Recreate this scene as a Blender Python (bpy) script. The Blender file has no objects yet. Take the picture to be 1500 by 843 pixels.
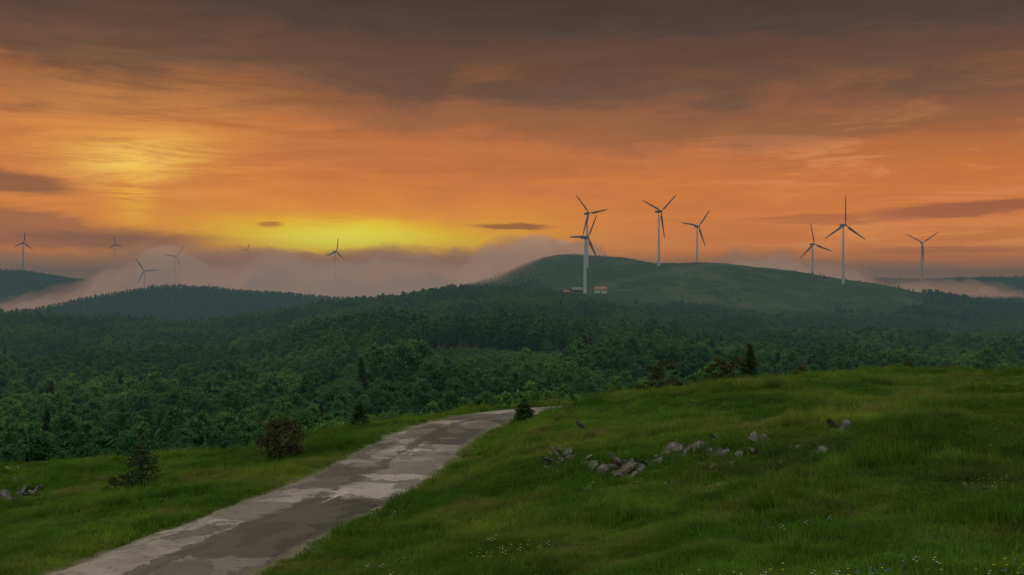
import bpy, math, random
import numpy as np
from mathutils import Vector, Matrix
rng=np.random.default_rng(7); random.seed(7)
sc=bpy.context.scene
sc.view_settings.view_transform='Standard'; sc.view_settings.look='None'; sc.view_settings.exposure=0
F=1458.0; HY=421.5
def lin(r,g,b):
    f=lambda c:(c/255/12.92 if c/255<=0.04045 else ((c/255+0.055)/1.055)**2.4)
    return (f(r),f(g),f(b),1)

# ---------------- height field ----------------
AX=np.array([-600,0,250,400,550,700,825,1000,1250,1500,2100.])
ROWS=[]
def rz(d,z): ROWS.append((d,np.array(z,float)))
def ry(d,y): ROWS.append((d,-(np.array(y,float)-HY)/F*d))
rz(12,[-5.6,-5.4,-5.3,-5.2,-5.0,-4.7,-4.4,-4.1,-3.8,-3.6,-3.2])
rz(21,[-6.4,-6.2,-6.1,-6.1,-5.9,-5.4,-5.05,-4.6,-4.2,-4.0,-3.6])
rz(30,[-7.6,-7.1,-6.7,-6.5,-6.4,-5.9,-5.3,-4.7,-4.2,-4.0,-3.5])
rz(45,[-9.5,-8.1,-7.75,-7.5,-7.25,-6.9,-6.1,-5.3,-4.9,-4.6,-4.2])
rz(60,[-14,-12.5,-11.5,-9.6,-8.1,-7.9,-7.2,-6.2,-5.55,-5.35,-5])
rz(75,[-20,-19,-18,-16,-12,-9.2,-8.9,-7.8,-6.5,-6.4,-6.5])
rz(95,[-26,-26,-25,-23,-19,-14,-13,-11,-8.3,-8.2,-9])
rz(130,[-31,-32,-31,-28,-25.5,-22.5,-20.5,-18.5,-16.5,-16.5,-17])
rz(150,[-33,-33,-32,-29,-27,-24.5,-22,-20.5,-19,-19,-19])
rz(220,[-37,-37,-36,-34,-34,-33,-31,-30,-28,-27,-27])
rz(300,[-42,-40,-39,-37,-30,-29,-29,-31,-32,-32,-32])
rz(400,[-40,-42,-42,-38,-31,-30,-30,-33,-35,-35,-35])
ry(600,[510,515,520,510,497,490,490,495,510,520,520])
ry(750,[480,480,492,480,460,455,460,478,495,510,510])
ry(850,[465,467,482,467,445,431,443,470,485,500,500])
ry(950,[500,505,505,490,460,440,438,455,470,485,485])
ry(1100,[560,560,560,540,500,450,415,408,432,465,470])
ry(1200,[560,560,540,520,490,440,392,384,413,452,465])
ry(1350,[540,540,500,480,470,440,400,400,425,465,470])
ry(1500,[490,462,422,432,440,415,371,395,430,440,440])
ry(1700,[500,480,450,450,450,440,385,410,430,440,440])
ry(2000,[392,398,440,470,470,460,420,420,412,408,440])
ry(2500,[400,402,425,430,440,440,430,430,430,430,430])
ry(3500,[410,412,416,422,425,425,425,425,425,425,425])
ry(9000,[423]*11)
ry(40000,[422]*11)
def slopes(x,y):
    h=np.diff(x); d=np.diff(y,axis=0)/h.reshape((-1,)+(1,)*(y.ndim-1))
    m=np.zeros_like(y); m[0]=d[0]; m[-1]=d[-1]
    p=d[:-1]*d[1:]
    with np.errstate(divide='ignore',invalid='ignore'):
        hm=2*p/(d[:-1]+d[1:])
    m[1:-1]=np.where(p>0,hm,0)
    return m
def herm(x0,x1,y0,y1,m0,m1,x):
    h=x1-x0; t=(x-x0)/h; t2=t*t; t3=t2*t
    return (2*t3-3*t2+1)*y0+(t3-2*t2+t)*h*m0+(-2*t3+3*t2)*y1+(t3-t2)*h*m1
FX=np.arange(-600,2101,5.)
RD=np.array([r[0] for r in ROWS],float); LD=np.log(RD)
Z=np.zeros((len(ROWS),len(FX)))
for i,(d,z) in enumerate(ROWS):
    m=slopes(AX,z); k=np.clip(np.searchsorted(AX,FX,side='right')-1,0,len(AX)-2)
    Z[i]=herm(AX[k],AX[k+1],z[k],z[k+1],m[k],m[k+1],FX)
ker=np.exp(-np.linspace(-2,2,17)**2); ker/=ker.sum()
for i in range(len(ROWS)): Z[i]=np.convolve(np.pad(Z[i],8,mode='edge'),ker,mode='valid')
ZM=slopes(LD,Z)
P=rng.random((256,256))
def vnoise(x,y):
    xi=np.floor(x).astype(int); yi=np.floor(y).astype(int); fx=x-xi; fy=y-yi
    fx=fx*fx*(3-2*fx); fy=fy*fy*(3-2*fy)
    g=lambda a,b:P[a%256,b%256]
    return (g(xi,yi)*(1-fx)+g(xi+1,yi)*fx)*(1-fy)+(g(xi,yi+1)*(1-fx)+g(xi+1,yi+1)*fx)*fy-0.5
def fbm(x,y,o=4):
    s=0;a=1
    for i in range(o): s=s+a*vnoise(x*2**i+17*i,y*2**i+31*i); a*=.5
    return s
def sm(a,b,x):
    t=np.clip((x-a)/(b-a),0,1); return t*t*(3-2*t)
# road centreline
RC=np.array([(-10.8,-30),(-10.1,-10),(-9.5,4),(-8.8,12),(-7.8,21),(-6.35,28.5),(-5.2,35),(-4.5,43),(-3.9,50),(-2.6,57),(0.0,63.5),(3.8,67.5),(9,71),(16,75.5),(26,82),(36,92)],float)
def catmull(P0,n=24):
    out=[]; Q=np.vstack([2*P0[0]-P0[1],P0,2*P0[-1]-P0[-2]])
    for i in range(1,len(Q)-2):
        for t in np.linspace(0,1,n,endpoint=False):
            out.append(.5*((2*Q[i])+(-Q[i-1]+Q[i+1])*t+(2*Q[i-1]-5*Q[i]+4*Q[i+1]-Q[i+2])*t*t+(-Q[i-1]+3*Q[i]-3*Q[i+1]+Q[i+2])*t**3))
    out.append(Q[-2]); return np.array(out)
RP=catmull(RC)
def roadz(Y): return -5.155-.045*np.clip(Y,5,200)
HW=2.35
def roaddist(X,Y):
    D=np.full(X.shape,99.)
    idx=np.where((Y<110)&(np.abs(X)<60))[0]
    for s in range(0,len(idx),20000):
        ii=idx[s:s+20000]
        dd=(X[ii,None]-RP[None,::2,0])**2+(Y[ii,None]-RP[None,::2,1])**2
        D[ii]=np.sqrt(dd.min(1))
    return D
def height(X,Y,road=True):
    X=np.asarray(X,float).ravel(); Y=np.asarray(Y,float).ravel()
    Yc=np.clip(Y,12,39999)
    px=np.clip(750+F*X/Yc,-600,2099.9)
    c=(px+600)/5; ci=np.clip(c.astype(int),0,len(FX)-2); cf=c-ci
    l=np.log(Yc); r=np.clip(np.searchsorted(LD,l,side='right')-1,0,len(LD)-2)
    g=lambda T,rr:T[rr,ci]*(1-cf)+T[rr,ci+1]*cf
    z=herm(LD[r],LD[r+1],g(Z,r),g(Z,r+1),g(ZM,r),g(ZM,r+1),l)
    far=sm(150,500,Y)*(1-sm(3000,9000,Y))
    z=z+far*fbm(X/90+5,Y/90,4)*5+sm(170,300,Y)*(1-sm(720,860,Y))*fbm(X/120+2,Y/120+9,2)*(6+6*sm(380,480,Y))
    near=(1-sm(90,160,Y))
    mic=near*(fbm(X/6,Y/6,4)*.38+fbm(X/1.1,Y/1.1,3)*.14)
    if road:
        D=roaddist(X,Y)
        z=z+mic*sm(HW,HW+4,D)
        w=1-sm(HW+.25,HW+3.2,D)
        z=z*(1-w)+(roadz(Y)-.05)*w
    return z
def G(X,Y): return float(height(np.array([X]),np.array([Y]))[0])
def at(px,d): return (px-750)/F*d
def ray(px,py,d0=11,d1=3000):
    ds=np.exp(np.linspace(math.log(d0),math.log(d1),3000))
    zz=height((px-750)/F*ds,ds); rzv=-(py-HY)/F*ds
    k=np.argmax(zz>rzv)
    return at(px,ds[k]),ds[k],zz[k]

# ---------------- materials ----------------
class NT:
    def __init__(s,nt): s.nt=nt
    def n(s,t,**k):
        nd=s.nt.nodes.new(t)
        for a,b in k.items(): setattr(nd,a,b)
        return nd
    def set(s,inp,v):
        if isinstance(v,bpy.types.NodeSocket): s.nt.links.new(v,inp)
        else: inp.default_value=v
    def m(s,op,a,b=0.,c=0.,clamp=False):
        nd=s.n('ShaderNodeMath',operation=op); nd.use_clamp=clamp
        s.set(nd.inputs[0],a); s.set(nd.inputs[1],b); s.set(nd.inputs[2],c); return nd.outputs[0]
    def mix(s,f,a,b,bt='MIX'):
        nd=s.n('ShaderNodeMix',data_type='RGBA',blend_type=bt)
        s.set(nd.inputs[0],f); s.set(nd.inputs[6],a); s.set(nd.inputs[7],b); return nd.outputs[2]
    def sstep(s,x,a,b,o0=0.,o1=1.):
        nd=s.n('ShaderNodeMapRange',interpolation_type='SMOOTHSTEP')
        s.set(nd.inputs[0],x); s.set(nd.inputs[1],a); s.set(nd.inputs[2],b); s.set(nd.inputs[3],o0); s.set(nd.inputs[4],o1); return nd.outputs[0]
    def noise(s,v,scale=1.,detail=4.,rough=.5,dist=0.):
        nd=s.n('ShaderNodeTexNoise'); 
        if v is not None: s.set(nd.inputs['Vector'],v)
        nd.inputs['Scale'].default_value=scale; nd.inputs['Detail'].default_value=detail; nd.inputs['Roughness'].default_value=rough; nd.inputs['Distortion'].default_value=dist
        return nd.outputs['Fac']
    def comb(s,x,y,z=0.):
        nd=s.n('ShaderNodeCombineXYZ'); s.set(nd.inputs[0],x); s.set(nd.inputs[1],y); s.set(nd.inputs[2],z); return nd.outputs[0]
    def sep(s,v):
        nd=s.n('ShaderNodeSeparateXYZ'); s.set(nd.inputs[0],v); return nd.outputs
def newmat(name):
    m=bpy.data.materials.new(name); m.use_nodes=True; m.node_tree.nodes.clear()
    t=NT(m.node_tree); out=t.n('ShaderNodeOutputMaterial'); return m,t,out
def bsdf(t,out,col,rough=.9,spec=.15,bump=None,bs=.3,bd=.05):
    b=t.n('ShaderNodeBsdfPrincipled'); t.set(b.inputs['Base Color'],col); t.set(b.inputs['Roughness'],rough); b.inputs['Specular IOR Level'].default_value=spec
    if bump is not None:
        bn=t.n('ShaderNodeBump'); bn.inputs['Strength'].default_value=bs; bn.inputs['Distance'].default_value=bd
        t.set(bn.inputs['Height'],bump); t.nt.links.new(bn.outputs[0],b.inputs['Normal'])
    t.nt.links.new(b.outputs[0],out.inputs[0]); return b
def leafmat(name,c1,c2,c3,transl=.3,noisescale=.02,dry=None):
    m,t,out=newmat(name)
    oi=t.n('ShaderNodeObjectInfo'); pos=t.n('ShaderNodeNewGeometry').outputs['Position']
    n=t.noise(pos,noisescale,4,.6); n2=t.noise(pos,.9,1)
    c=t.mix(oi.outputs['Random'],c1,c2)
    c=t.mix(t.sstep(n,.45,.62),c,c3)
    if dry is not None:
        c=t.mix(t.sstep(t.noise(pos,.33,4,.65),.5,.66,0.,.8),c,dry)
        c=t.mix(t.sstep(t.noise(pos,.12,4,.65),.38,.6,.0,.75),c,(.030,.068,.012,1))
    c=t.mix(1.,c,t.mix(n2,(.55,.55,.55,1),(1.4,1.4,1.4,1)),'MULTIPLY')
    d=t.n('ShaderNodeBsdfDiffuse'); t.set(d.inputs[0],c)
    if transl>0:
        tr=t.n('ShaderNodeBsdfTranslucent'); t.set(tr.inputs[0],c)
        mx=t.n('ShaderNodeMixShader'); mx.inputs[0].default_value=transl
        t.nt.links.new(d.outputs[0],mx.inputs[1]); t.nt.links.new(tr.outputs[0],mx.inputs[2]); t.nt.links.new(mx.outputs[0],out.inputs[0])
    else: t.nt.links.new(d.outputs[0],out.inputs[0])
    return m
M_leaf=leafmat('leaves',(.026,.080,.033,1),(.056,.130,.041,1),(.09,.175,.042,1),.25,.013)
M_young=leafmat('young_leaves',(.045,.11,.032,1),(.065,.135,.036,1),(.085,.16,.04,1),.25)
M_dark=leafmat('needles',(.02,.045,.018,1),(.035,.06,.022,1),(.03,.055,.018,1),.15)
M_shrub=leafmat('shrub_leaves',(.045,.05,.022,1),(.06,.06,.025,1),(.06,.07,.025,1),.2)
M_grass=leafmat('grass_blades',(.066,.125,.013,1),(.088,.152,.016,1),(.14,.172,.024,1),.3,.1,(.145,.13,.042,1))
m,t,out=newmat('bark'); bsdf(t,out,t.mix(t.noise(None,6),(.06,.05,.04,1),(.17,.15,.13,1))); M_bark=m

m,t,out=newmat('ground'); M_ground=m
pos=t.n('ShaderNodeNewGeometry').outputs['Position']
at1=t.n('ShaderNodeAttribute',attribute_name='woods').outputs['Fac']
at2=t.n('ShaderNodeAttribute',attribute_name='dirt').outputs['Fac']
n1=t.noise(pos,.12,5); n2=t.noise(pos,1.6,5,.6)
g=t.mix(n1,(.036,.064,.011,1),(.062,.088,.018,1))
g=t.mix(t.sstep(n2,.5,.75),g,(.07,.06,.025,1))
fn=t.noise(pos,.02,8,.7); fn2=t.noise(pos,.006,4,.6)
far=t.mix(t.sstep(fn,.35,.65),(.022,.034,.014,1),(.06,.066,.028,1))
far=t.mix(t.sstep(fn2,.45,.6),far,(.03,.044,.017,1))
sy=t.sep(pos)[1]
far=t.mix(t.sstep(sy,600.,500.),far,t.mix(fn,(.014,.038,.012,1),(.036,.075,.022,1)))
g=t.mix(t.sstep(sy,100.,250.),g,far)
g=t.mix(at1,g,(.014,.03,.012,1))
g=t.mix(t.m('MULTIPLY',at2,t.sstep(n2,.35,.6)),g,(.13,.10,.075,1))
bsdf(t,out,g,1.,.0,t.noise(pos,5.,6,.7),.8,.1)

def mesh_obj(name,verts,faces,mats,midx=None,smooth=False,link=True):
    me=bpy.data.meshes.new(name); me.from_pydata([tuple(v) for v in verts],[],[tuple(f) for f in faces])
    for mm in mats: me.materials.append(mm)
    if midx is not None: me.polygons.foreach_set('material_index',np.array(midx,dtype=np.int32))
    if smooth: me.polygons.foreach_set('use_smooth',np.ones(len(me.polygons),dtype=bool))
    me.update()
    o=bpy.data.objects.new(name,me)
    if link: sc.collection.objects.link(o)
    return o

def clearing(X,Y):
    px=750+F*X/np.maximum(Y,12); e=fbm(X/25,Y/25,3)
    cl=(((px-700+e*120)/170)**2+((Y-345)/68)**2)<1
    return cl|((((px-490+e*40)/60)**2+((Y-290)/45)**2)<1)
def woods(X,Y):
    X=np.asarray(X,float);Y=np.asarray(Y,float)
    px=750+F*X/np.maximum(Y,12)
    e=fbm(X/25,Y/25,3)
    start=np.interp(px,[0,300,600,800,1000,1250,1500],[88,88,95,112,112,125,125])
    w=(Y>start+e*14)
    w&=~clearing(X,Y)
    low=np.interp(px,[780,860,1000,1200,1330,1420],[1010,925,950,965,1020,1500])+e*60+fbm(X/110,Y/110,3)*60
    lf=775+fbm(X/45+3,Y/45,3)*90-(Y-1000)*.08
    past=(px>lf)&(px<1420)&(Y>low)&(Y<1420)
    past|=(px>735+e*30)&(px<1150)&(Y>=1400)&(Y<1800)
    w&=~past
    w&=Y<2300
    return w
us=np.concatenate([np.linspace(-2.2,-.66,60,endpoint=False),np.linspace(-.66,.66,620),np.linspace(.66,2.2,61)[1:]])
ys=np.concatenate([np.linspace(-60,11,24),np.exp(np.arange(math.log(12),math.log(3600),.0105)),np.exp(np.linspace(math.log(3700),math.log(39000),40))])
U,YY=np.meshgrid(us,ys); XX=U*np.maximum(YY,12)
XF=XX.ravel(); YF=YY.ravel(); ZF=height(XF,YF)
nr,nc=U.shape
idx=np.arange(nr*nc).reshape(nr,nc)
q=np.stack([idx[:-1,:-1],idx[:-1,1:],idx[1:,1:],idx[1:,:-1]],-1).reshape(-1,4)
def fastmesh(name,co,q):
    me=bpy.data.meshes.new(name)
    me.vertices.add(len(co)); me.vertices.foreach_set('co',co.ravel())
    me.loops.add(q.size); me.loops.foreach_set('vertex_index',q.ravel().astype(np.int32))
    me.polygons.add(len(q)); me.polygons.foreach_set('loop_start',np.arange(0,q.size,4,dtype=np.int32)); me.polygons.foreach_set('loop_total',np.full(len(q),4,dtype=np.int32))
    me.polygons.foreach_set('use_smooth',np.ones(len(q),dtype=bool))
    me.update(calc_edges=True); me.validate(); return me
me=fastmesh('ground',np.stack([XF,YF,ZF],1),q)
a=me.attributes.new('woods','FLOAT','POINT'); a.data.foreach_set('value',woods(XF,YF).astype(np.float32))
D=roaddist(XF,YF)
dirt=(1-sm(HW-.2,HW+.9,D))
pxf=750+F*XF/np.maximum(YF,12)
tr=np.exp(-((YF-np.interp(pxf,[880,960,1060],[1090,1130,1180]))/7)**2)*((pxf>870)&(pxf<1070))
dirt=np.maximum(dirt,.45*tr)
tk=np.exp(-((XF-np.interp(YF,[50,62,72],[27,29,31]))/.9)**2)*((YF>52)&(YF<80))
dirt=np.maximum(dirt,.8*tk)
a=me.attributes.new('dirt','FLOAT','POINT'); a.data.foreach_set('value',dirt.astype(np.float32))
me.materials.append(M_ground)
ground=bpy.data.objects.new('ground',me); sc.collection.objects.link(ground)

# ---------------- road ----------------
T=np.gradient(RP,axis=0); T/=np.linalg.norm(T,axis=1)[:,None]; Nn=np.stack([T[:,1],-T[:,0]],1)
S=np.concatenate([[0],np.cumsum(np.linalg.norm(np.diff(RP,axis=0),axis=1))])
s2=np.arange(0,S[-1],.25); C=np.stack([np.interp(s2,S,RP[:,0]),np.interp(s2,S,RP[:,1])],1); NN=np.stack([np.interp(s2,S,Nn[:,0]),np.interp(s2,S,Nn[:,1])],1)
K=21; vs=[];uv=[]
eL=fbm(s2/1.2,s2*0+3,4)*.4; eR=fbm(s2/1.2,s2*0+40,4)*.4
for i in range(len(s2)):
    for k in range(K):
        w=(k/(K-1)*2-1)
        o=w*HW+(eR[i] if w>0 else -eL[i])*abs(w)**6
        p=C[i]+NN[i]*o
        z=roadz(p[1])-.04*w*w+.012
        if k in(0,K-1): z-=.05
        vs.append((p[0],p[1],z)); uv.append((o,s2[i]))
fs=[(i*K+k,i*K+k+1,(i+1)*K+k+1,(i+1)*K+k) for i in range(len(s2)-1) for k in range(K-1)]
m,t,out=newmat('asphalt')
pos=t.n('ShaderNodeNewGeometry').outputs['Position']
ua=t.n('ShaderNodeAttribute',attribute_name='ruv').outputs['Vector']; sx,sy_,_=t.sep(ua)
wob=t.noise(pos,1.1,6,.65); wob2=t.noise(pos,.45,6,.7)
base=t.mix(t.sstep(t.noise(pos,.5,8,.7),.3,.7),(.075,.065,.058,1),(.165,.146,.13,1))
wx=t.m('ADD',sx,t.m('MULTIPLY',t.m('SUBTRACT',wob,.5),1.3))
wy=t.m('ADD',sy_,t.m('MULTIPLY',t.m('SUBTRACT',wob2,.5),5.))
def band(a,b,lo,hi):
    f=t.m('MULTIPLY',t.sstep(wx,a-.04,a+.04),t.sstep(wx,b+.04,b-.04))
    f2=t.m('MULTIPLY',t.sstep(wy,lo-.1,lo+.1),t.sstep(wy,hi+.1,hi-.1)); return t.m('MULTIPLY',f,f2)
col=base
vp=t.n('ShaderNodeTexVoronoi',feature='F1',distance='MANHATTAN'); vp.inputs['Scale'].default_value=.42; t.set(vp.inputs['Vector'],t.comb(t.m('MULTIPLY',wx,1.6),wy,0.))
vr=t.sep(vp.outputs['Color'])[0]
for (a,b,lo,hi,c,f) in [(-.2,9,30,61.5,(.056,.049,.044,1),.7),(-.5,9,53,61,(.024,.021,.02,1),.85),(.6,1.5,30,52,(.10,.088,.08,1),.6),(-9,.3,63,69,(.05,.045,.042,1),.8),(-.3,9,61.5,72,(.18,.16,.143,1),.75),(-.5,9,76,84,(.04,.036,.033,1),.85),(-9,-1.2,71,79,(.06,.055,.05,1),.8),(-9,9,88,93.5,(.04,.036,.033,1),.8),(-9,.5,83,86,(.05,.045,.042,1),.7),(-1.9,-1.0,40,50,(.055,.05,.046,1),.7),(-9,-.4,57,60,(.05,.045,.042,1),.75)]:
    col=t.mix(t.m('MULTIPLY',band(a,b,lo,hi),f),col,c)
col=t.mix(1.,col,t.mix(t.sstep(vr,.3,.7),(.55,.54,.54,1),(1.2,1.19,1.18,1)),'MULTIPLY')
vo=t.n('ShaderNodeTexVoronoi',feature='DISTANCE_TO_EDGE'); vo.inputs['Scale'].default_value=.8
dv=t.n('ShaderNodeVectorMath',operation='ADD'); t.set(dv.inputs[0],pos)
nn=t.n('ShaderNodeTexNoise'); nn.inputs['Scale'].default_value=1.6; nn.inputs['Detail'].default_value=8; nn.inputs['Roughness'].default_value=.7; t.set(dv.inputs[1],nn.outputs['Color']); t.set(vo.inputs['Vector'],dv.outputs[0])
crack=t.m('MULTIPLY',t.m('LESS_THAN',vo.outputs['Distance'],.014),t.sstep(t.noise(pos,.3,3),.46,.56))
seamw=t.m('MULTIPLY',t.sstep(t.noise(pos,.6,5,.7),.35,.6),.34)
seam=t.m('LESS_THAN',t.m('ABSOLUTE',t.m('ADD',wx,.2)),seamw)
col=t.mix(t.m('MULTIPLY',crack,.65),col,(.03,.028,.022,1))
col=t.mix(t.m('MULTIPLY',seam,.8),col,(.026,.024,.02,1))
pit=t.sstep(t.noise(pos,2.6,6,.7),.56,.64); col=t.mix(t.m('MULTIPLY',pit,.6),col,(.04,.036,.032,1))
pl=t.m('MULTIPLY',t.m('LESS_THAN',t.m('ABSOLUTE',t.m('SUBTRACT',sx,.3)),.05),t.m('LESS_THAN',t.m('MODULO',sy_,12.),2.6))
pl=t.m('MULTIPLY',pl,t.sstep(t.noise(pos,3.,5,.7),.42,.6))
col=t.mix(t.m('MULTIPLY',pl,.5),col,(.5,.48,.42,1))
edge=t.sstep(t.m('ADD',t.m('ABSOLUTE',sx),t.m('MULTIPLY',wob,.9)),2.3,2.75)
col=t.mix(edge,col,(.08,.075,.045,1))
gr=t.noise(pos,22.,3,.7)
col=t.mix(1.,col,t.mix(gr,(.65,.65,.65,1),(1.35,1.35,1.35,1)),'MULTIPLY')
bsdf(t,out,col,.9,.15,t.m('SUBTRACT',gr,t.m('MULTIPLY',seam,.8)),.6,.02)
road=mesh_obj('road',vs,fs,[m],smooth=True)
a=road.data.attributes.new('ruv','FLOAT_VECTOR','POINT'); a.data.foreach_set('vector',np.array([(x,y,0) for x,y in uv],dtype=np.float32).ravel())

# ---------------- vegetation prototypes ----------------
def tube(V,Fc,M,p0,p1,r0,r1,mi,n=6):
    p0=Vector(p0);p1=Vector(p1);d=(p1-p0).normalized(); a=d.orthogonal().normalized(); b=d.cross(a); s=len(V)
    for p,r in((p0,r0),(p1,r1)):
        for i in range(n):
            an=2*math.pi*i/n; V.append(p+a*math.cos(an)*r+b*math.sin(an)*r)
    for i in range(n): Fc.append((s+i,s+(i+1)%n,s+n+(i+1)%n,s+n+i)); M.append(mi)
def leaf(V,Fc,M,c,sz,mi,R,up=0.):
    n=Vector((R.gauss(0,1),R.gauss(0,1),R.gauss(0,1)+up)).normalized(); a=n.orthogonal().normalized(); b=n.cross(a)
    an=R.random()*6.28; a,b=a*math.cos(an)+b*math.sin(an),b*math.cos(an)-a*math.sin(an)
    s=len(V); V+= [c-a*sz,c+b*sz*.6,c+a*sz,c-b*sz*.6]; Fc.append((s,s+1,s+2,s+3)); M.append(mi)
def deciduous(name,seed,H=10,cb=2.5,R0=3.3,nc=34,nl=55,ls=.34,mat=None,link=False,tr=.2,cs=1.):
    R=random.Random(seed); V=[];Fc=[];M=[]
    lean=Vector((R.uniform(-.04,.04)*H,R.uniform(-.04,.04)*H,0))
    top=Vector((0,0,H*.8))+lean
    tube(V,Fc,M,(0,0,-.06*H),lean*.4+Vector((0,0,H*.45)),tr,tr*.65,0); tube(V,Fc,M,lean*.4+Vector((0,0,H*.45)),top,tr*.65,tr*.2,0)
    for i in range(nc):
        h=R.random()**.8; z=cb+(H-cb)*h
        prof=math.sin(math.pi*min(1,(h*.82+.16)))**.7
        an=R.random()*6.28; rr=R0*prof*R.uniform(.45,1.0)
        c=Vector((math.cos(an)*rr,math.sin(an)*rr,z))+lean*h
        if i%3==0: tube(V,Fc,M,lean*.4*h+Vector((0,0,max(cb*.7,z-1.6*H/10))),c,tr*.3,tr*.06,0,4)
        cr=R.uniform(.75,1.35)*R0/3.3*cs
        for j in range(nl):
            v=Vector((R.gauss(0,1),R.gauss(0,1),R.gauss(0,.7))); v=v.normalized()*cr*R.random()**.4; v.z*=.7
            leaf(V,Fc,M,c+v,ls*R.uniform(.6,1.2),1,R,.6)
    return mesh_obj(name,V,Fc,[M_bark,mat or M_leaf],M,link=link)
def conifer(name,seed,H=9,R0=2.2,mat=None,link=False,ls=.22,dens=1.,gap=.0):
    R=random.Random(seed); V=[];Fc=[];M=[]
    tube(V,Fc,M,(0,0,-.4),(R.uniform(-.1,.1),R.uniform(-.1,.1),H*.97),.02*H,.003*H,0)
    z=H*.07
    while z<H*.98:
        f=1-z/H; L=R0*(f**.8)*R.uniform(.8,1.1)+.05
        k=int(5+5*f)
        for i in range(k):
            if R.random()<gap: continue
            an=R.random()*6.28; l=L*R.uniform(.6,1.15); droop=R.uniform(-.25,.25)
            e=Vector((math.cos(an)*l,math.sin(an)*l,z+droop*l)); b=Vector((0,0,z))
            tube(V,Fc,M,b,e,.006*H*f+.004,.002,0,3)
            nn=int((10+34*l/R0)*dens)
            for j in range(nn):
                tt=R.uniform(.15,1.05); w=.16*l*(1.1-tt)+.05*R0
                p=b.lerp(e,tt)+Vector((R.gauss(0,w),R.gauss(0,w),R.gauss(0,w*.5)))
                leaf(V,Fc,M,p,ls*R.uniform(.5,1.2),1,R,.2)
        z+=H*.045*R.uniform(.8,1.2)
    return mesh_obj(name,V,Fc,[M_bark,mat or M_dark],M,link=link)
tc=bpy.data.collections.new('tree_kinds')
protos=[deciduous('deciduous_tree_%s'%c,10+i,H=h,cb=cb,R0=r,nc=38,nl=60,ls=.28) for i,(c,h,cb,r) in enumerate([('a',9.5,1.5,3.4),('b',10.5,2.,3.2),('c',8.5,1.2,3.6),('d',11,2.5,3.0)])]
protos+=[deciduous('tall_beech_a',31,H=13,cb=6,R0=2.4,nc=26,nl=55,tr=.2),deciduous('tall_beech_b',32,H=14,cb=7,R0=2.2,nc=26,nl=50,tr=.18)]
protos+=[conifer('spruce_tree_z',41,H=11,R0=2.2,ls=.3)]
for i,o in enumerate(protos): o.name='%02d_'%i+o.name; tc.objects.link(o)
yc=bpy.data.collections.new('young_tree_kinds')
for i in range(2): yc.objects.link(deciduous('%02d_young_tree'%i,90+i,H=2.6,cb=.2,R0=1.1,nc=18,nl=26,ls=.18,mat=M_young,tr=.05))
def scatter(name,pts,rot,scl,ind,coll):
    me=bpy.data.meshes.new(name); me.from_pydata([tuple(p) for p in pts],[],[])
    a=me.attributes.new('rot','FLOAT_VECTOR','POINT'); a.data.foreach_set('vector',np.asarray(rot,np.float32).ravel())
    a=me.attributes.new('scl','FLOAT_VECTOR','POINT'); a.data.foreach_set('vector',np.asarray(scl,np.float32).ravel())
    a=me.attributes.new('ind','INT','POINT'); a.data.foreach_set('value',np.asarray(ind,np.int32))
    o=bpy.data.objects.new(name,me); sc.collection.objects.link(o)
    ng=bpy.data.node_groups.new(name+'_scatter','GeometryNodeTree')
    ng.interface.new_socket('Geometry',in_out='INPUT',socket_type='NodeSocketGeometry'); ng.interface.new_socket('Geometry',in_out='OUTPUT',socket_type='NodeSocketGeometry')
    N=ng.nodes; L=ng.links
    gi=N.new('NodeGroupInput'); go=N.new('NodeGroupOutput'); ip=N.new('GeometryNodeInstanceOnPoints')
    ci=N.new('GeometryNodeCollectionInfo'); ci.inputs['Collection'].default_value=coll; ci.inputs['Separate Children'].default_value=True; ci.inputs['Reset Children'].default_value=True
    def na(n,ty):
        x=N.new('GeometryNodeInputNamedAttribute'); x.data_type=ty; x.inputs[0].default_value=n; return [s for s in x.outputs if s.enabled and s.name=='Attribute'][0]
    L.new(gi.outputs[0],ip.inputs['Points']); L.new(ci.outputs[0],ip.inputs['Instance']); ip.inputs['Pick Instance'].default_value=True
    L.new(na('ind','INT'),ip.inputs['Instance Index']); L.new(na('rot','FLOAT_VECTOR'),ip.inputs['Rotation']); L.new(na('scl','FLOAT_VECTOR'),ip.inputs['Scale'])
    L.new(ip.outputs[0],go.inputs[0])
    md=o.modifiers.new('scatter','NODES'); md.node_group=ng; return o
pts=[];
for (y0,y1,sp) in [(80,420,4.3),(420,960,4.8),(960,1800,6.5),(1800,2300,8)]:
    xm=.66*y1
    gx,gy=np.meshgrid(np.arange(-xm,xm,sp),np.arange(y0,y1,sp)); gx=gx.ravel()+rng.uniform(-.45,.45,gx.size)*sp; gy=gy.ravel()+rng.uniform(-.45,.45,gy.size)*sp
    k=(np.abs(gx)<.60*gy+15)&woods(gx,gy); gx=gx[k];gy=gy[k]
    pts.append(np.stack([gx,gy,np.full(gx.size,sp)],1))
pts=np.vstack(pts); gx,gy,sp=pts.T
gz=height(gx,gy); n=len(gx); ppx=750+F*gx/gy
cl=fbm(gx/60,gy/60,3)
ind=rng.integers(0,4,n)
tall=(gy>395)&(gy<560)&(ppx>430)&(ppx<1000)&(rng.random(n)<.85)
ind[tall]=4+rng.integers(0,2,tall.sum())
con=(rng.random(n)<.03)&(gy<900)&(gy>170); ind[con]=6
s=(.85+cl*.45)*rng.uniform(.65,1.25,n)
s*=np.where(gy<240,np.interp(ppx,[300,600,1000],[.9,.72,.62]),1)
s*=1-.28*sm(500,800,gy)-.25*sm(1100,1450,gy)
s*=np.where((gy<125),.7,1)
forest=scatter('forest',np.stack([gx,gy,gz-.2],1),np.stack([rng.normal(0,.04,n),rng.normal(0,.04,n),rng.uniform(0,6.28,n)],1),np.stack([s,s,s*rng.uniform(.9,1.2,n)],1),ind,tc)
print('trees',n)
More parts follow.
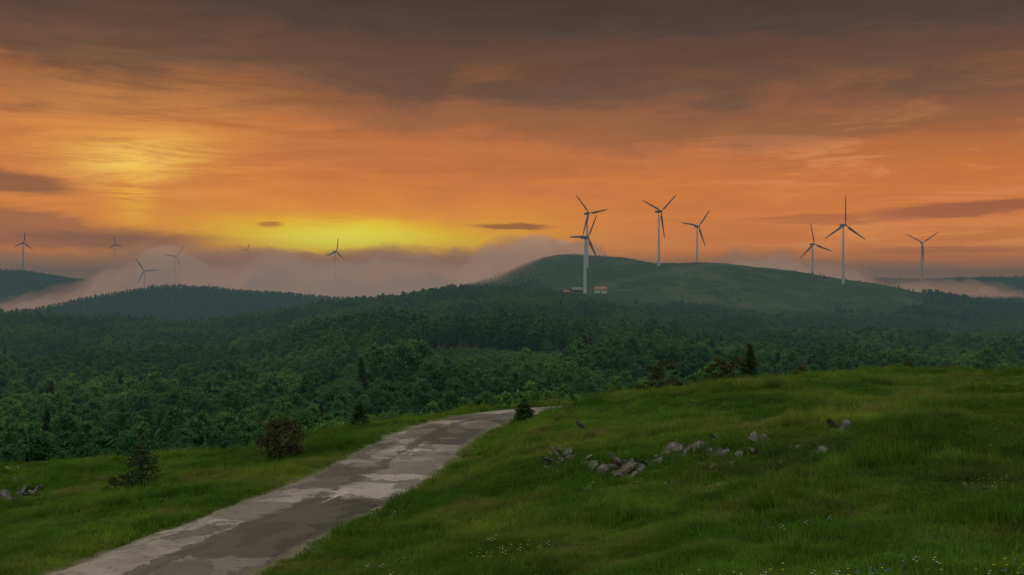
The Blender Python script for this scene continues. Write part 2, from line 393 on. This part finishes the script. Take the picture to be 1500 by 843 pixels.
X,Y=rng.uniform(-110,90,15000),rng.uniform(235,425,15000); k=clearing(X,Y)&(fbm(X/14,Y/14,2)>-.3); X=X[k];Y=Y[k];n=len(X); s=rng.uniform(.5,1.5,n)
scatter('young_trees',np.stack([X,Y,height(X,Y)-.1],1),np.stack([X*0,X*0,rng.uniform(0,6,n)],1),np.stack([s,s,s],1),rng.integers(0,2,n),yc)
nh=1300
cx=rng.uniform(740,1420,nh); cy=rng.uniform(960,1500,nh); X=(cx-750)/F*cy; k=(fbm(X/70,cy/70,3)>.0)&~woods(X,cy); X=X[k];cy=cy[k];nh=len(X)
s=rng.uniform(.1,.38,nh)
scatter('hillside_shrubs',np.stack([X,cy,height(X,cy)-.1],1),np.stack([X*0,X*0,rng.uniform(0,6,nh)],1),np.stack([s,s,s*.8],1),rng.integers(0,4,nh),tc)

# ---------------- rocks ----------------
m,t,out=newmat('rock'); M_rock=m
pos=t.n('ShaderNodeNewGeometry').outputs['Position']
rn=t.noise(pos,5.,9,.72)
c=t.mix(t.sstep(rn,.35,.7),(.028,.024,.022,1),(.15,.135,.125,1)); c=t.mix(t.sstep(t.noise(pos,2.,5,.7),.52,.62,0.,.7),c,(.055,.052,.026,1))
bsdf(t,out,c,.95,.1,rn,1.,.06)
ROCKXY=[]
def rocks(name,items,seed,tilt=(.5,1.15),lift=.06,mask=True):
    R=random.Random(seed);V=[];Fc=[]
    for (X,Y,sz) in items:
        if mask: ROCKXY.append((X,Y,sz))
        z=G(X,Y)+lift*sz; L=sz*R.uniform(.7,1.5); W=sz*R.uniform(.08,.24); Hh=sz*R.uniform(.35,.7)
        n=R.randint(5,8); s=len(V); rot=Matrix.Rotation(R.uniform(-.2,.7),3,'Z')@Matrix.Rotation(R.uniform(*tilt)*R.choice([1,1,-1]),3,'Y')@Matrix.Rotation(R.uniform(-.3,.3),3,'X')
        rings=[(-.9,1.),(-.3,1.05),(.3,1.02),(.7,.9),(1.,.5)]
        jag=[R.uniform(.6,1.25) for _ in range(n)]
        for (hz,sc_) in rings:
            for i in range(n):
                an=6.283*i/n; k=sc_*R.uniform(.88,1.08)*jag[i]
                v=rot@Vector((math.cos(an)*W*k,math.sin(an)*L*k*.6,(hz*(.6+.5*jag[i]))*Hh+R.uniform(-.08,.08)*Hh)); V.append(Vector((X,Y,z))+v)
        for r in range(len(rings)-1):
            for i in range(n):
                a_,b_,c_,d_=s+r*n+i,s+r*n+(i+1)%n,s+(r+1)*n+(i+1)%n,s+(r+1)*n+i
                if R.random()<.5: Fc+=[(a_,b_,c_),(a_,c_,d_)]
                else: Fc+=[(a_,b_,d_),(b_,c_,d_)]
        Fc.append(tuple(s+(len(rings)-1)*n+i for i in range(n)))
    return mesh_obj(name,V,Fc,[M_rock])
def clus(px,py,spx,spy,n,sz):
    o=[]
    for i in range(n):
        x,d,_=ray(px+random.gauss(0,spx),py+random.gauss(0,spy)); o.append((x,d,sz*.82*random.choice([.35,.45,.6,.8,1.2])))
    return o
rocks('rock_outcrop',clus(822,674,10,11,36,.55)+clus(868,684,24,8,36,.38)+clus(910,690,8,7,18,.5)+clus(940,680,22,7,20,.34)+clus(1008,658,19,6,30,.46)+clus(1060,662,26,8,28,.38)+clus(1112,650,9,3,9,.4)+clus(1050,645,6,3,6,.42)+clus(1040,682,27,8,14,.3)+clus(965,675,13,6,12,.34),5)
rocks('rock',clus(852,629,3,1,3,.5),6); rocks('rock',clus(1238,626,8,3,6,.44),7); rocks('rock',clus(1210,660,14,3,6,.34),8); rocks('rock',clus(1040,722,4,2,3,.3),9); rocks('rock',clus(1160,657,3,2,3,.36),10)
rocks('rock_outcrop',clus(38,718,15,10,26,.5)+clus(12,690,8,2,8,.45)+clus(20,735,8,4,8,.4),11)
gp=[]
for i in range(420):
    s_=random.uniform(36,95); sd=random.choice([-1,1]); o=sd*(HW+random.uniform(-.35,.6)); X=np.interp(s_,s2,C[:,0])+np.interp(s_,s2,NN[:,0])*o; Y=np.interp(s_,s2,C[:,1])+np.interp(s_,s2,NN[:,1])*o
    gp.append((X,Y,random.uniform(.05,.12)))
rocks('roadside_gravel',gp,12,(1.,1.6),-.05,False)

# ---------------- grass ----------------
def tuft(name,seed,nb,hh,rad,w,mat):
    R=random.Random(seed);V=[];Fc=[]
    for i in range(nb):
        r=rad*R.random()**.6; an=R.random()*6.28; p=Vector((math.cos(an)*r,math.sin(an)*r,-.02)); h=hh*R.uniform(.4,1.1)*(1-.4*r/rad)
        d=Vector((R.gauss(0,1),R.gauss(0,1),0)).normalized(); l=d*h*R.uniform(.1,.7); sd=Vector((-d.y,d.x,0))*w*R.uniform(.6,1.2)
        s=len(V); m1=p+l*.35+Vector((0,0,h*.6)); V+=[p-sd,p+sd,m1+sd*.8,m1-sd*.8,p+l+Vector((0,0,h))]; Fc+=[(s,s+1,s+2,s+3),(s+3,s+2,s+4)]
    return mesh_obj(name,V,Fc,[mat],link=False)
gc=bpy.data.collections.new('grass_kinds')
for i,(nb,hh,rad,w) in enumerate([(50,.14,.30,.008),(44,.24,.24,.008),(38,.11,.35,.009),(40,.42,.20,.008)]):
    gc.objects.link(tuft('%02d_grass_tuft'%i,50+i,nb,hh,rad,w,M_grass))
N0=130000
yy=np.exp(rng.uniform(math.log(10),math.log(112),N0)); uu=rng.uniform(-.60,.60,N0); X=uu*yy
keep=rng.random(N0)<np.clip(yy/22,.35,1)
X=X[keep];yy=yy[keep]
Dd=roaddist(X,yy); k=(Dd>HW-.05+rng.random(len(X))**2*.7)
for (rx,ry_,rs) in ROCKXY: k&=((X-rx)**2+(yy-ry_+.2)**2)>(.42*rs+.05)**2*(.6+.6*rng.random(len(X)))
X=X[k];yy=yy[k]; n=len(X)
gn=fbm(X/2.2,yy/2.2,3); ind=np.where(gn>.2,3,np.where(gn>.0,1,np.where(rng.random(n)<.5,0,2))); ind=np.where(rng.random(n)<.2,rng.integers(0,3,n),ind)
s=rng.uniform(.7,1.25,n)*(1+.3*sm(30,80,yy))*(1+.7*np.clip(fbm(X/5+9,yy/5,2),-.5,.5)) 
scatter('meadow_grass',np.stack([X,yy,height(X,yy)],1),np.stack([rng.normal(0,.1,n),rng.normal(0,.1,n),rng.uniform(0,6.28,n)],1),np.stack([s,s,s*rng.uniform(.7,1.3,n)],1),ind,gc)
print('grass',n)
def flower(name,col,seed):
    m,t,out=newmat(name+'_petals'); bsdf(t,out,col,.8)
    R=random.Random(seed);V=[];Fc=[];M=[]
    for i in range(3):
        x,y,h=R.uniform(-.15,.15),R.uniform(-.15,.15),R.uniform(.12,.22)
        tube(V,Fc,M,(x,y,0),(x,y,h),.003,.002,0,3)
        for k in range(5):
            an=k*1.2566; c=Vector((x+math.cos(an)*.009,y+math.sin(an)*.009,h)); s=len(V); d=Vector((math.cos(an),math.sin(an),.3))*.010; e=Vector((-d.y,d.x,0))*.7
            V+=[c-d,c+e,c+d,c-e]; Fc.append((s,s+1,s+2,s+3)); M.append(1)
    return mesh_obj(name,V,Fc,[M_grass,m],M,link=False)
fc=bpy.data.collections.new('flower_kinds')
for i,c in enumerate([(.4,.38,.03,1),(.35,.35,.3,1),(.08,.10,.3,1)]): fc.objects.link(flower('%02d_wildflower'%i,c,60+i))
nf=1300; yy=np.exp(rng.uniform(math.log(12),math.log(45),nf)); X=rng.uniform(-.55,.6,nf)*yy
ok=(fbm(X/2.5,yy/2.5,2)>.1)&(roaddist(X,yy)>HW+.6); X=X[ok];yy=yy[ok];n=len(X)
scatter('wildflowers',np.stack([X,yy,height(X,yy)],1),np.zeros((n,3)),np.ones((n,3)),np.where(X<4,rng.integers(0,2,n),rng.integers(0,3,n)),fc)

# ---------------- bushes & near trees ----------------
def place(o,X,Y,s=1.,rz_=0,dz=-.1):
    o.location=(X,Y,G(X,Y)+dz); o.scale=(s,s,s); o.rotation_euler=(0,0,rz_)
def onpx(px,py): 
    x,d,z=ray(px,py); return x,d
x,d=onpx(768,618); place(conifer('pine_bush',71,H=1.45,R0=.8,ls=.06,link=True,dens=1.5),x,d)
x,d=onpx(415,672); place(deciduous('bush',72,H=1.7,cb=.25,R0=1.1,nc=60,nl=60,ls=.07,mat=M_shrub,link=True,tr=.04,cs=.85),x,d)
x,d=onpx(205,716); place(conifer('juniper_bush',73,H=1.75,R0=.95,ls=.055,link=True,dens=1.,gap=.35),x,d)
x,d=onpx(180,720); place(deciduous('bush',74,H=.6,cb=.1,R0=.7,nc=20,nl=50,ls=.06,mat=M_shrub,link=True,tr=.02,cs=.8),x,d)
x,d=at(527,58),58; place(conifer('juniper_bush',75,H=1.4,R0=.6,ls=.06,link=True,dens=1.2),x,d)
for i,(px,dd,H,kind) in enumerate([(975,92,4.2,'b'),(1055,96,3.8,'b'),(1098,98,5.,'c'),(1078,95,3.4,'b'),(1172,112,3.8,'b'),(1150,118,4.,'c'),(827,100,4.2,'d'),(1405,118,3.4,'b'),(1215,118,3.6,'c'),(1290,122,3.8,'b'),(1455,120,3.6,'c'),(1350,122,3.8,'b'),(935,100,3.2,'b'),(1330,104,2.2,'b'),(960,94,3.4,'b'),(1040,98,3.,'d')]):
    if kind=='c': o=conifer('pine_tree',80+i,H=H,R0=H*.28,ls=.12,link=True,dens=1.2)
    else: o=deciduous('small_tree',80+i,H=H,cb=.4,R0=H*.38,nc=34,nl=60,ls=.12,mat=M_shrub if kind=='b' else M_leaf,link=True,tr=.07,cs=.8)
    place(o,at(px,dd),dd)

# ---------------- wind turbines ----------------
m,t,out=newmat('turbine_paint'); pos=t.n('ShaderNodeNewGeometry').outputs['Position']
bsdf(t,out,t.mix(t.noise(pos,.3,4),(.33,.33,.33,1),(.43,.425,.42,1)),.5,.3); M_tur=m
m,t,out=newmat('blade_paint'); bsdf(t,out,t.mix(t.noise(None,2,3),(.085,.08,.08,1),(.13,.12,.12,1)),.6,.2); M_bl=m
def turbine(hpx,hpy,d,Lpx,th0,yaw,tw=.88):
    X=at(hpx,d); zh=-(hpy-HY)/F*d; L=Lpx*d/F
    Yt=d; zg=G(X,Yt); Ht=zh-zg
    root=bpy.data.objects.new('wind_turbine',None); sc.collection.objects.link(root); root.location=(X,Yt,zg); root.rotation_euler=(0,0,yaw)
    V=[];Fc=[];n=20; rb=1.9*tw; rt=1.05*tw
    lv=[(-3,rb*1.02),(0,rb*1.02)]+[(Ht*k/8-(1.3 if k==8 else 0),rb+(rt-rb)*k/8) for k in range(1,9)]
    for z,r in lv:
        for i in range(n): V.append(Vector((r*math.cos(6.2832*i/n),r*math.sin(6.2832*i/n),z)))
    for j in range(len(lv)-1):
        for i in range(n): Fc.append((j*n+i,j*n+(i+1)%n,(j+1)*n+(i+1)%n,(j+1)*n+i))
    Fc.append(tuple((len(lv)-1)*n+i for i in range(n)))
    o=mesh_obj('tower',V,Fc,[M_tur],smooth=True); o.parent=root
    V=[];Fc=[];n=12; prof=[(-2.6,1.0),(-2.2,1.35),(0,1.55),(3,1.5),(5.2,1.25),(6.0,.75)]
    for y,r in prof:
        for i in range(n):
            a_=6.2832*i/n; ca,sa=math.cos(a_),math.sin(a_); k=1/max(abs(ca)**4+abs(sa)**4,1e-6)**.25
            V.append(Vector((r*ca*k*.95,y,Ht+r*sa*k)))
    for j in range(len(prof)-1):
        for i in range(n): Fc.append((j*n+i,j*n+(i+1)%n,(j+1)*n+(i+1)%n,(j+1)*n+i))
    Fc.append(tuple(range(n))); Fc.append(tuple((len(prof)-1)*n+i for i in range(n)))
    o=mesh_obj('nacelle',V,Fc,[M_bl],smooth=True); o.parent=root
    V=[];Fc=[]; prof=[(-2.55,1.3),(-3.6,1.35),(-4.6,1.1),(-5.3,.6),(-5.6,.1)]
    for y,r in prof:
        for i in range(n): V.append(Vector((r*math.cos(6.2832*i/n),y,Ht+r*math.sin(6.2832*i/n))))
    for j in range(len(prof)-1):
        for i in range(n): Fc.append((j*n+i,j*n+(i+1)%n,(j+1)*n+(i+1)%n,(j+1)*n+i))
    Fc.append(tuple((len(prof)-1)*n+i for i in range(n)))
    o=mesh_obj('hub',V,Fc,[M_bl],smooth=True); o.parent=root
    for b in range(3):
        th=math.radians(th0+120*b); V=[];Fc=[];n=10
        secs=[(0,.55,.55,0),(.06,.55,.5,.1),(.2,1.45,.35,.35),(.4,1.2,.28,.25),(.7,.9,.2,.12),(.93,.6,.14,.05),(1.,.2,.05,0)]
        for (f,c_,tk,twi) in secs:
            r=1.+f*(L-1)
            for i in range(n):
                a_=6.2832*i/n; xx=c_*math.cos(a_)+(c_*.35 if f>.1 else 0); yv=tk*math.sin(a_)
                x2=xx*math.cos(twi)-yv*math.sin(twi); y2=xx*math.sin(twi)+yv*math.cos(twi)
                p=Vector((x2,-4+y2,r)); V.append(Vector((p.x*math.cos(th)+p.z*math.sin(th),p.y,Ht+p.z*math.cos(th)-p.x*math.sin(th))))
        for j in range(len(secs)-1):
            for i in range(n): Fc.append((j*n+i,j*n+(i+1)%n,(j+1)*n+(i+1)%n,(j+1)*n+i))
        Fc.append(tuple((len(secs)-1)*n+i for i in range(n)))
        o=mesh_obj('blade_%d'%(b+1),V,Fc,[M_bl],smooth=True); o.parent=root
R_=math.radians
turbine(857,348,950,38,28,R_(40))
turbine(860,313,1180,34,-42,R_(30))
turbine(965,310,1165,40,50,R_(36))
turbine(1021,332,1330,31,38,R_(25))
turbine(1190,358,1330,32,-12,R_(18))
turbine(1235,330,1150,42,0,R_(20))
turbine(1350,356,1950,29,-64,R_(5),1.3)
turbine(34,356,2100,16,5,R_(50),1.2)
turbine(168,358,2500,12,-10,R_(40),1.2)
turbine(212,397,1640,22,-35,R_(10))
turbine(257,376,1660,20,35,R_(50))
turbine(491,369,1640,20,8,R_(45))
turbine(362,366,2450,9,20,R_(20))
turbine(619,384,2450,9,50,R_(20))

# ---------------- farm buildings ----------------
def plain(name,c1,c2,scale=1.,rough=.9):
    m,t,out=newmat(name); bsdf(t,out,t.mix(t.noise(None,scale,5),c1,c2),rough); return m
M_wall=plain('whitewash',(.42,.38,.32,1),(.6,.55,.47,1)); M_roof=plain('roof_tiles',(.22,.07,.04,1),(.32,.12,.07,1),3); M_gl=plain('window_glass',(.02,.025,.03,1),(.03,.03,.035,1),1,.1); M_wood=plain('dark_wood',(.04,.03,.022,1),(.08,.06,.045,1),3); M_gr=plain('grey_sheet',(.12,.12,.12,1),(.2,.2,.2,1))
def box(name,x0,x1,y0,y1,z0,z1,mat,par):
    V=[(x,y,z) for z in(z0,z1) for x,y in((x0,y0),(x1,y0),(x1,y1),(x0,y1))]
    o=mesh_obj(name,V,[(3,2,1,0),(4,5,6,7),(0,1,5,4),(1,2,6,5),(2,3,7,6),(3,0,4,7)],[mat]); o.parent=par; return o
def house(name,px,d,W,Dp,Hw,Hr,rot,wall,roof,nw):
    X=at(px,d); r=bpy.data.objects.new(name,None); sc.collection.objects.link(r); r.location=(X,d,G(X,d)+.3); r.rotation_euler=(0,0,rot)
    V=[(-W/2,-Dp/2,-3),(W/2,-Dp/2,-3),(W/2,Dp/2,-3),(-W/2,Dp/2,-3),(-W/2,-Dp/2,Hw),(W/2,-Dp/2,Hw),(W/2,Dp/2,Hw),(-W/2,Dp/2,Hw),(-W/2,0,Hw+Hr-.1),(W/2,0,Hw+Hr-.1)]
    o=mesh_obj('walls',V,[(0,1,5,4),(1,2,6,9,5),(2,3,7,6),(3,0,4,8,7),(4,5,9,8),(6,7,8,9)],[wall]); o.parent=r
    e=.5
    V=[(-W/2-e,-Dp/2-e,Hw-.2),(W/2+e,-Dp/2-e,Hw-.2),(W/2+e,0,Hw+Hr),(-W/2-e,0,Hw+Hr),(W/2+e,Dp/2+e,Hw-.2),(-W/2-e,Dp/2+e,Hw-.2)]
    V+=[(a_,b_,c_+.25) for a_,b_,c_ in V]
    o=mesh_obj('roof',V,[(1,0,3,2),(2,3,5,4),(6,7,8,9),(9,8,10,11),(0,1,7,6),(4,5,11,10),(1,2,8,7),(2,4,10,8),(3,0,6,9),(5,3,9,11)],[roof]); o.parent=r
    for i in range(nw):
        x=-W/2+W*(i+.5)/nw
        if i==nw//2: box('door',x-.6,x+.6,-Dp/2-.06,-Dp/2+.05,-.2,2.1,M_wood,r)
        else:
            box('window_%d'%i,x-.55,x+.55,-Dp/2-.04,-Dp/2+.05,1.,2.3,M_gl,r); box('sill_%d'%i,x-.7,x+.7,-Dp/2-.12,-Dp/2+.04,.85,.98,wall,r)
    box('chimney',W*.2,W*.2+.7,.4,1.1,Hw,Hw+Hr+1,wall,r)
house('white_farmhouse',880,1000,12,8,3.4,2.2,R_(-8),M_wall,M_roof,5)
house('wooden_barn',845,1003,10,7,3,2,R_(10),M_wood,M_gr,3)
house('wooden_shed',829,996,6,5,2.4,1.4,R_(4),M_wood,M_roof,3)

# ---------------- atmosphere ----------------
def vbox(name,x0,x1,y0,y1,z0,z1,mat):
    V=[(x,y,z) for z in(z0,z1) for x,y in((x0,y0),(x1,y0),(x1,y1),(x0,y1))]
    return mesh_obj(name,V,[(3,2,1,0),(4,5,6,7),(0,1,5,4),(1,2,6,5),(2,3,7,6),(3,0,4,7)],[mat])
def glow_airmat(name,d,colr):
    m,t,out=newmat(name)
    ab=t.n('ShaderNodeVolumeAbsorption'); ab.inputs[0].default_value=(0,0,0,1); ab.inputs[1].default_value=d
    em=t.n('ShaderNodeEmission'); em.inputs[0].default_value=colr; em.inputs[1].default_value=d  # air glows by itself, emission standing in for scattered sky light
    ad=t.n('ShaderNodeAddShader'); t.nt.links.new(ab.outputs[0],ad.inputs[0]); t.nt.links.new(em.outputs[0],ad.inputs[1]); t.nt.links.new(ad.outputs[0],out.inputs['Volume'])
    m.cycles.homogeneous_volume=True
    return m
vbox('haze',-3000,3000,160,2900,-150,45,glow_airmat('haze_volume',.00060,(.050,.080,.087,1)))
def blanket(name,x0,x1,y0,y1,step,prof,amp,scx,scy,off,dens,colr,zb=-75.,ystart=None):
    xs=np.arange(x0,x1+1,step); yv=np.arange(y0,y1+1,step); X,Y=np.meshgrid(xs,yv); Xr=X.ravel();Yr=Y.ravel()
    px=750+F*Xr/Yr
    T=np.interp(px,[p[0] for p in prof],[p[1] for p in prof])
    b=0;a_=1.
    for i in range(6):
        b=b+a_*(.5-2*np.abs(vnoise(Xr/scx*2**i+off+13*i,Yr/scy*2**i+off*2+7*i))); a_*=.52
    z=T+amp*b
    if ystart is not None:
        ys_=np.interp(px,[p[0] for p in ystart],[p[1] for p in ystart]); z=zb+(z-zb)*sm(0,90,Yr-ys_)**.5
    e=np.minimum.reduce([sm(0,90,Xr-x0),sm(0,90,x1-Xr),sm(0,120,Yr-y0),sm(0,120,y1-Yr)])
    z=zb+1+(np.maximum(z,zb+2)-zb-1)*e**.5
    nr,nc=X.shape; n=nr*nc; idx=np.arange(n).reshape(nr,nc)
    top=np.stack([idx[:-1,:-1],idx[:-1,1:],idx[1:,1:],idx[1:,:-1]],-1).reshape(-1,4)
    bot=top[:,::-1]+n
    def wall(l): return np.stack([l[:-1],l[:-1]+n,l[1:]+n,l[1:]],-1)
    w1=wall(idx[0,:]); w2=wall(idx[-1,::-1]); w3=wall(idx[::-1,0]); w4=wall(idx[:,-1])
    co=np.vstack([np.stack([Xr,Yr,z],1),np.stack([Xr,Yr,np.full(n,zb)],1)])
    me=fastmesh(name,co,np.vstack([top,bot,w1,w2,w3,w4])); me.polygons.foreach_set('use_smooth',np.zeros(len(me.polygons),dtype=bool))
    me.materials.append(glow_airmat(name+'_volume',dens,colr)); o=bpy.data.objects.new(name,me); sc.collection.objects.link(o); return o
PF=[(-600,-60),(0,-40),(60,-26),(110,-12),(160,20),(210,64),(260,56),(330,34),(400,54),(480,34),(600,44),(690,44),(740,58),(790,70),(850,62),(890,34),(930,8),(1030,8),(1080,44),(1150,42),(1230,18),(1290,-2),(1400,-10),(2000,-20)]
YS=[(-600,1560),(100,1560),(230,1580),(330,1500),(640,1500),(720,1370),(880,1380),(1000,1480),(2000,1480)]
lo=lambda P,d:[(a,b-d) for a,b in P]
blanket('fog_bank',-1150,1150,1360,1920,8,PF,36,110,150,3.3,.007,lin(182,128,98),ystart=YS)  # outer layer's glow colour paints the warm sunlit fog edge
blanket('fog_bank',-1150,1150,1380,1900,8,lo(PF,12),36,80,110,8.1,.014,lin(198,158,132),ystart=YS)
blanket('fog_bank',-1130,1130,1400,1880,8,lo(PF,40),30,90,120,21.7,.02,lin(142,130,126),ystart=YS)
PB=[(-600,70),(0,76),(80,60),(200,68),(300,80),(420,64),(560,80),(740,64),(850,50),(1100,48),(1300,36),(2000,34)]
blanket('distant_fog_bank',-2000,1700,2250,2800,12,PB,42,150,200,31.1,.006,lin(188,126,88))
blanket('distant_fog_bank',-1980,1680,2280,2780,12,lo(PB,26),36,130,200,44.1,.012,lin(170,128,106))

# ---------------- world ----------------
w=bpy.data.worlds.new('World'); sc.world=w; w.use_nodes=True; w.node_tree.nodes.clear(); t=NT(w.node_tree)
try: w.cycles.sampling_method='NONE'
except Exception as e: print(e)
out=t.n('ShaderNodeOutputWorld'); gen=t.n('ShaderNodeTexCoord').outputs['Generated']; x,y,z=t.sep(gen)
az=t.m('ARCTAN2',x,y); el=t.m('ARCSINE',t.m('MINIMUM',t.m('MAXIMUM',z,-1.),1.))
def AE(px,py):
    a=math.atan((px-750)/F); e=math.atan((HY-py)/math.hypot(F,px-750)); return a,e
def cn(sx,sy,seed,det=5,r=.55,dist=0.): return t.noise(t.comb(t.m('MULTIPLY',az,sx),t.m('MULTIPLY',el,sy),seed),1.,det,r,dist)
def gauss(px,py,sx,sy,tilt=0.,warp=None):
    a,e=AE(px,py); da=t.m('SUBTRACT',az,a); de=t.m('SUBTRACT',el,e)
    if warp is not None: de=t.m('ADD',de,warp)
    if tilt: de=t.m('SUBTRACT',de,t.m('MULTIPLY',da,tilt))
    q1=t.m('MULTIPLY',da,F/sx); q2=t.m('MULTIPLY',de,F/sy)
    return t.m('EXPONENT',t.m('MULTIPLY',t.m('MULTIPLY_ADD',q1,q1,t.m('MULTIPLY',q2,q2)),-1.))
streak=cn(2.2,22,1.3,5,.6,.4); fine=cn(6,52,9.1,6,.68,.6); puff=cn(5,16,3.3,6,.6,.4)
sS=t.sstep(streak,.3,.7); sF=t.sstep(fine,.3,.7); sP=t.sstep(puff,.3,.7)
wsm=t.m('ADD',t.m('MULTIPLY',t.m('SUBTRACT',streak,.5),.03),t.m('MULTIPLY',t.m('SUBTRACT',puff,.5),.04))
e2=t.m('MULTIPLY_ADD',t.m('SUBTRACT',sP,.5),.036,el)
e2=t.m('MULTIPLY_ADD',t.m('SUBTRACT',sS,.5),.022,e2)
e2=t.m('ADD',e2,t.m('SUBTRACT',.006,t.m('MULTIPLY',gauss(-50,200,520,9999),.012)))
cr=t.n('ShaderNodeValToRGB'); cr.color_ramp.interpolation='EASE'
stops=[(0,(216,130,70)),(.04,(232,134,62)),(.09,(222,128,62)),(.135,(196,115,64)),(.175,(150,96,64)),(.215,(106,77,62)),(.26,(80,65,58)),(.33,(62,53,51)),(.5,(70,66,68))]
els=cr.color_ramp.elements
els[0].position=0; els[0].color=lin(*stops[0][1]); els[1].position=1.; els[1].color=lin(*stops[-1][1])
for p,c in stops[1:-1]:
    e=els.new(p/.5); e.color=lin(*c)
t.set(cr.inputs[0],t.m('MULTIPLY',e2,2.))
col=cr.outputs[0]
mul=t.m('MULTIPLY_ADD',sS,.18,t.m('MULTIPLY_ADD',sF,.13,t.m('MULTIPLY_ADD',sP,.10,.78)))
mc=t.comb(mul,mul,mul); col=t.mix(1.,col,mc,'MULTIPLY')
col=t.mix(t.m('MULTIPLY',gauss(180,215,190,80,0,wsm),t.sstep(fine,.35,.6,.2,.8)),col,lin(236,156,74))
col=t.mix(t.m('MULTIPLY',gauss(205,238,75,24,0,wsm),t.sstep(fine,.38,.58,.3,1.)),col,lin(255,214,100))
col=t.mix(t.m('MULTIPLY',gauss(195,285,26,38,0,wsm),t.sstep(fine,.42,.58,.0,.85)),col,lin(255,195,60))
col=t.mix(t.m('MULTIPLY',gauss(540,350,300,50,0,wsm),.85),col,lin(252,165,45))
col=t.mix(t.m('MULTIPLY',gauss(530,342,190,28,0,wsm),t.sstep(fine,.3,.5,.6,1.)),col,lin(255,218,25))
col=t.mix(t.m('MULTIPLY',gauss(500,345,120,17,0,wsm),.85),col,lin(255,244,80))
col=t.mix(t.m('MULTIPLY',gauss(560,378,220,16),.75),col,lin(255,195,50))
col=t.mix(t.m('MULTIPLY',gauss(1330,240,280,60,0,wsm),t.sstep(fine,.5,.62,0.,.5)),col,lin(234,152,95))
col=t.mix(t.m('MULTIPLY',gauss(1400,345,300,20,0,wsm),t.sstep(fine,.45,.6,0.,.75)),col,lin(250,160,82))
ragg=t.m('MULTIPLY',t.m('SUBTRACT',fine,.5),.03)
def bar(px,py,sx,sy,c,f,tilt=0.):
    global col
    gg=gauss(px,py,sx,sy,tilt,ragg); col=t.mix(t.m('MULTIPLY',t.sstep(gg,.1,.75),f),col,c)
bar(20,266,80,12,lin(122,82,64),.75,-.08)
bar(750,332,58,4.5,lin(150,85,50),.8); bar(396,332,17,6,lin(190,95,40),.7)
bar(60,330,190,20,lin(150,98,74),.65,-.12); bar(120,352,170,12,lin(140,94,78),.6)
bar(1440,303,150,9,lin(160,92,66),.75,.05); bar(1190,322,90,5,lin(180,100,66),.5); bar(1390,365,120,6,lin(180,100,70),.5)
nish=t.n('ShaderNodeTexSky',sky_type='NISHITA'); nish.sun_disc=False; nish.sun_elevation=R_(13); nish.sun_rotation=R_(-35)
over_fill=t.sstep(el,.36,.95); back_fill=t.m('MULTIPLY',t.sstep(y,.25,-.5),t.sstep(el,-.05,.2))
ob=t.m('MAXIMUM',over_fill,t.m('MULTIPLY',back_fill,.55))
col=t.mix(over_fill,col,(1.4,1.44,1.26,1)); col=t.mix(t.m('MULTIPLY',back_fill,t.m('SUBTRACT',1.,over_fill)),col,(.64,.68,.64,1))  # sky out of view overhead and behind brightened as added neutral fill light
bg=t.n('ShaderNodeBackground'); t.set(bg.inputs[0],col); bg.inputs[1].default_value=1.
bg2=t.n('ShaderNodeBackground'); t.set(bg2.inputs[0],nish.outputs[0]); t.set(bg2.inputs[1],t.m('MULTIPLY',ob,.05))
ad=t.n('ShaderNodeAddShader'); t.nt.links.new(bg.outputs[0],ad.inputs[0]); t.nt.links.new(bg2.outputs[0],ad.inputs[1]); t.nt.links.new(ad.outputs[0],out.inputs[0])

sl=bpy.data.lights.new('sun','SUN'); sl.energy=1.3; sl.angle=R_(10); sl.color=(1,.75,.42)
so=bpy.data.objects.new('sun',sl); sc.collection.objects.link(so)
ea,ee=R_(-35),R_(13)
dv=Vector((math.sin(ea)*math.cos(ee),math.cos(ea)*math.cos(ee),math.sin(ee))); so.rotation_euler=dv.to_track_quat('Z','Y').to_euler()
cam=bpy.data.cameras.new('camera'); cam.lens=35; cam.sensor_width=36; cam.clip_end=80000; co=bpy.data.objects.new('camera',cam); sc.collection.objects.link(co)
co.location=(0,0,0); co.rotation_euler=(R_(90),0,0); sc.camera=co
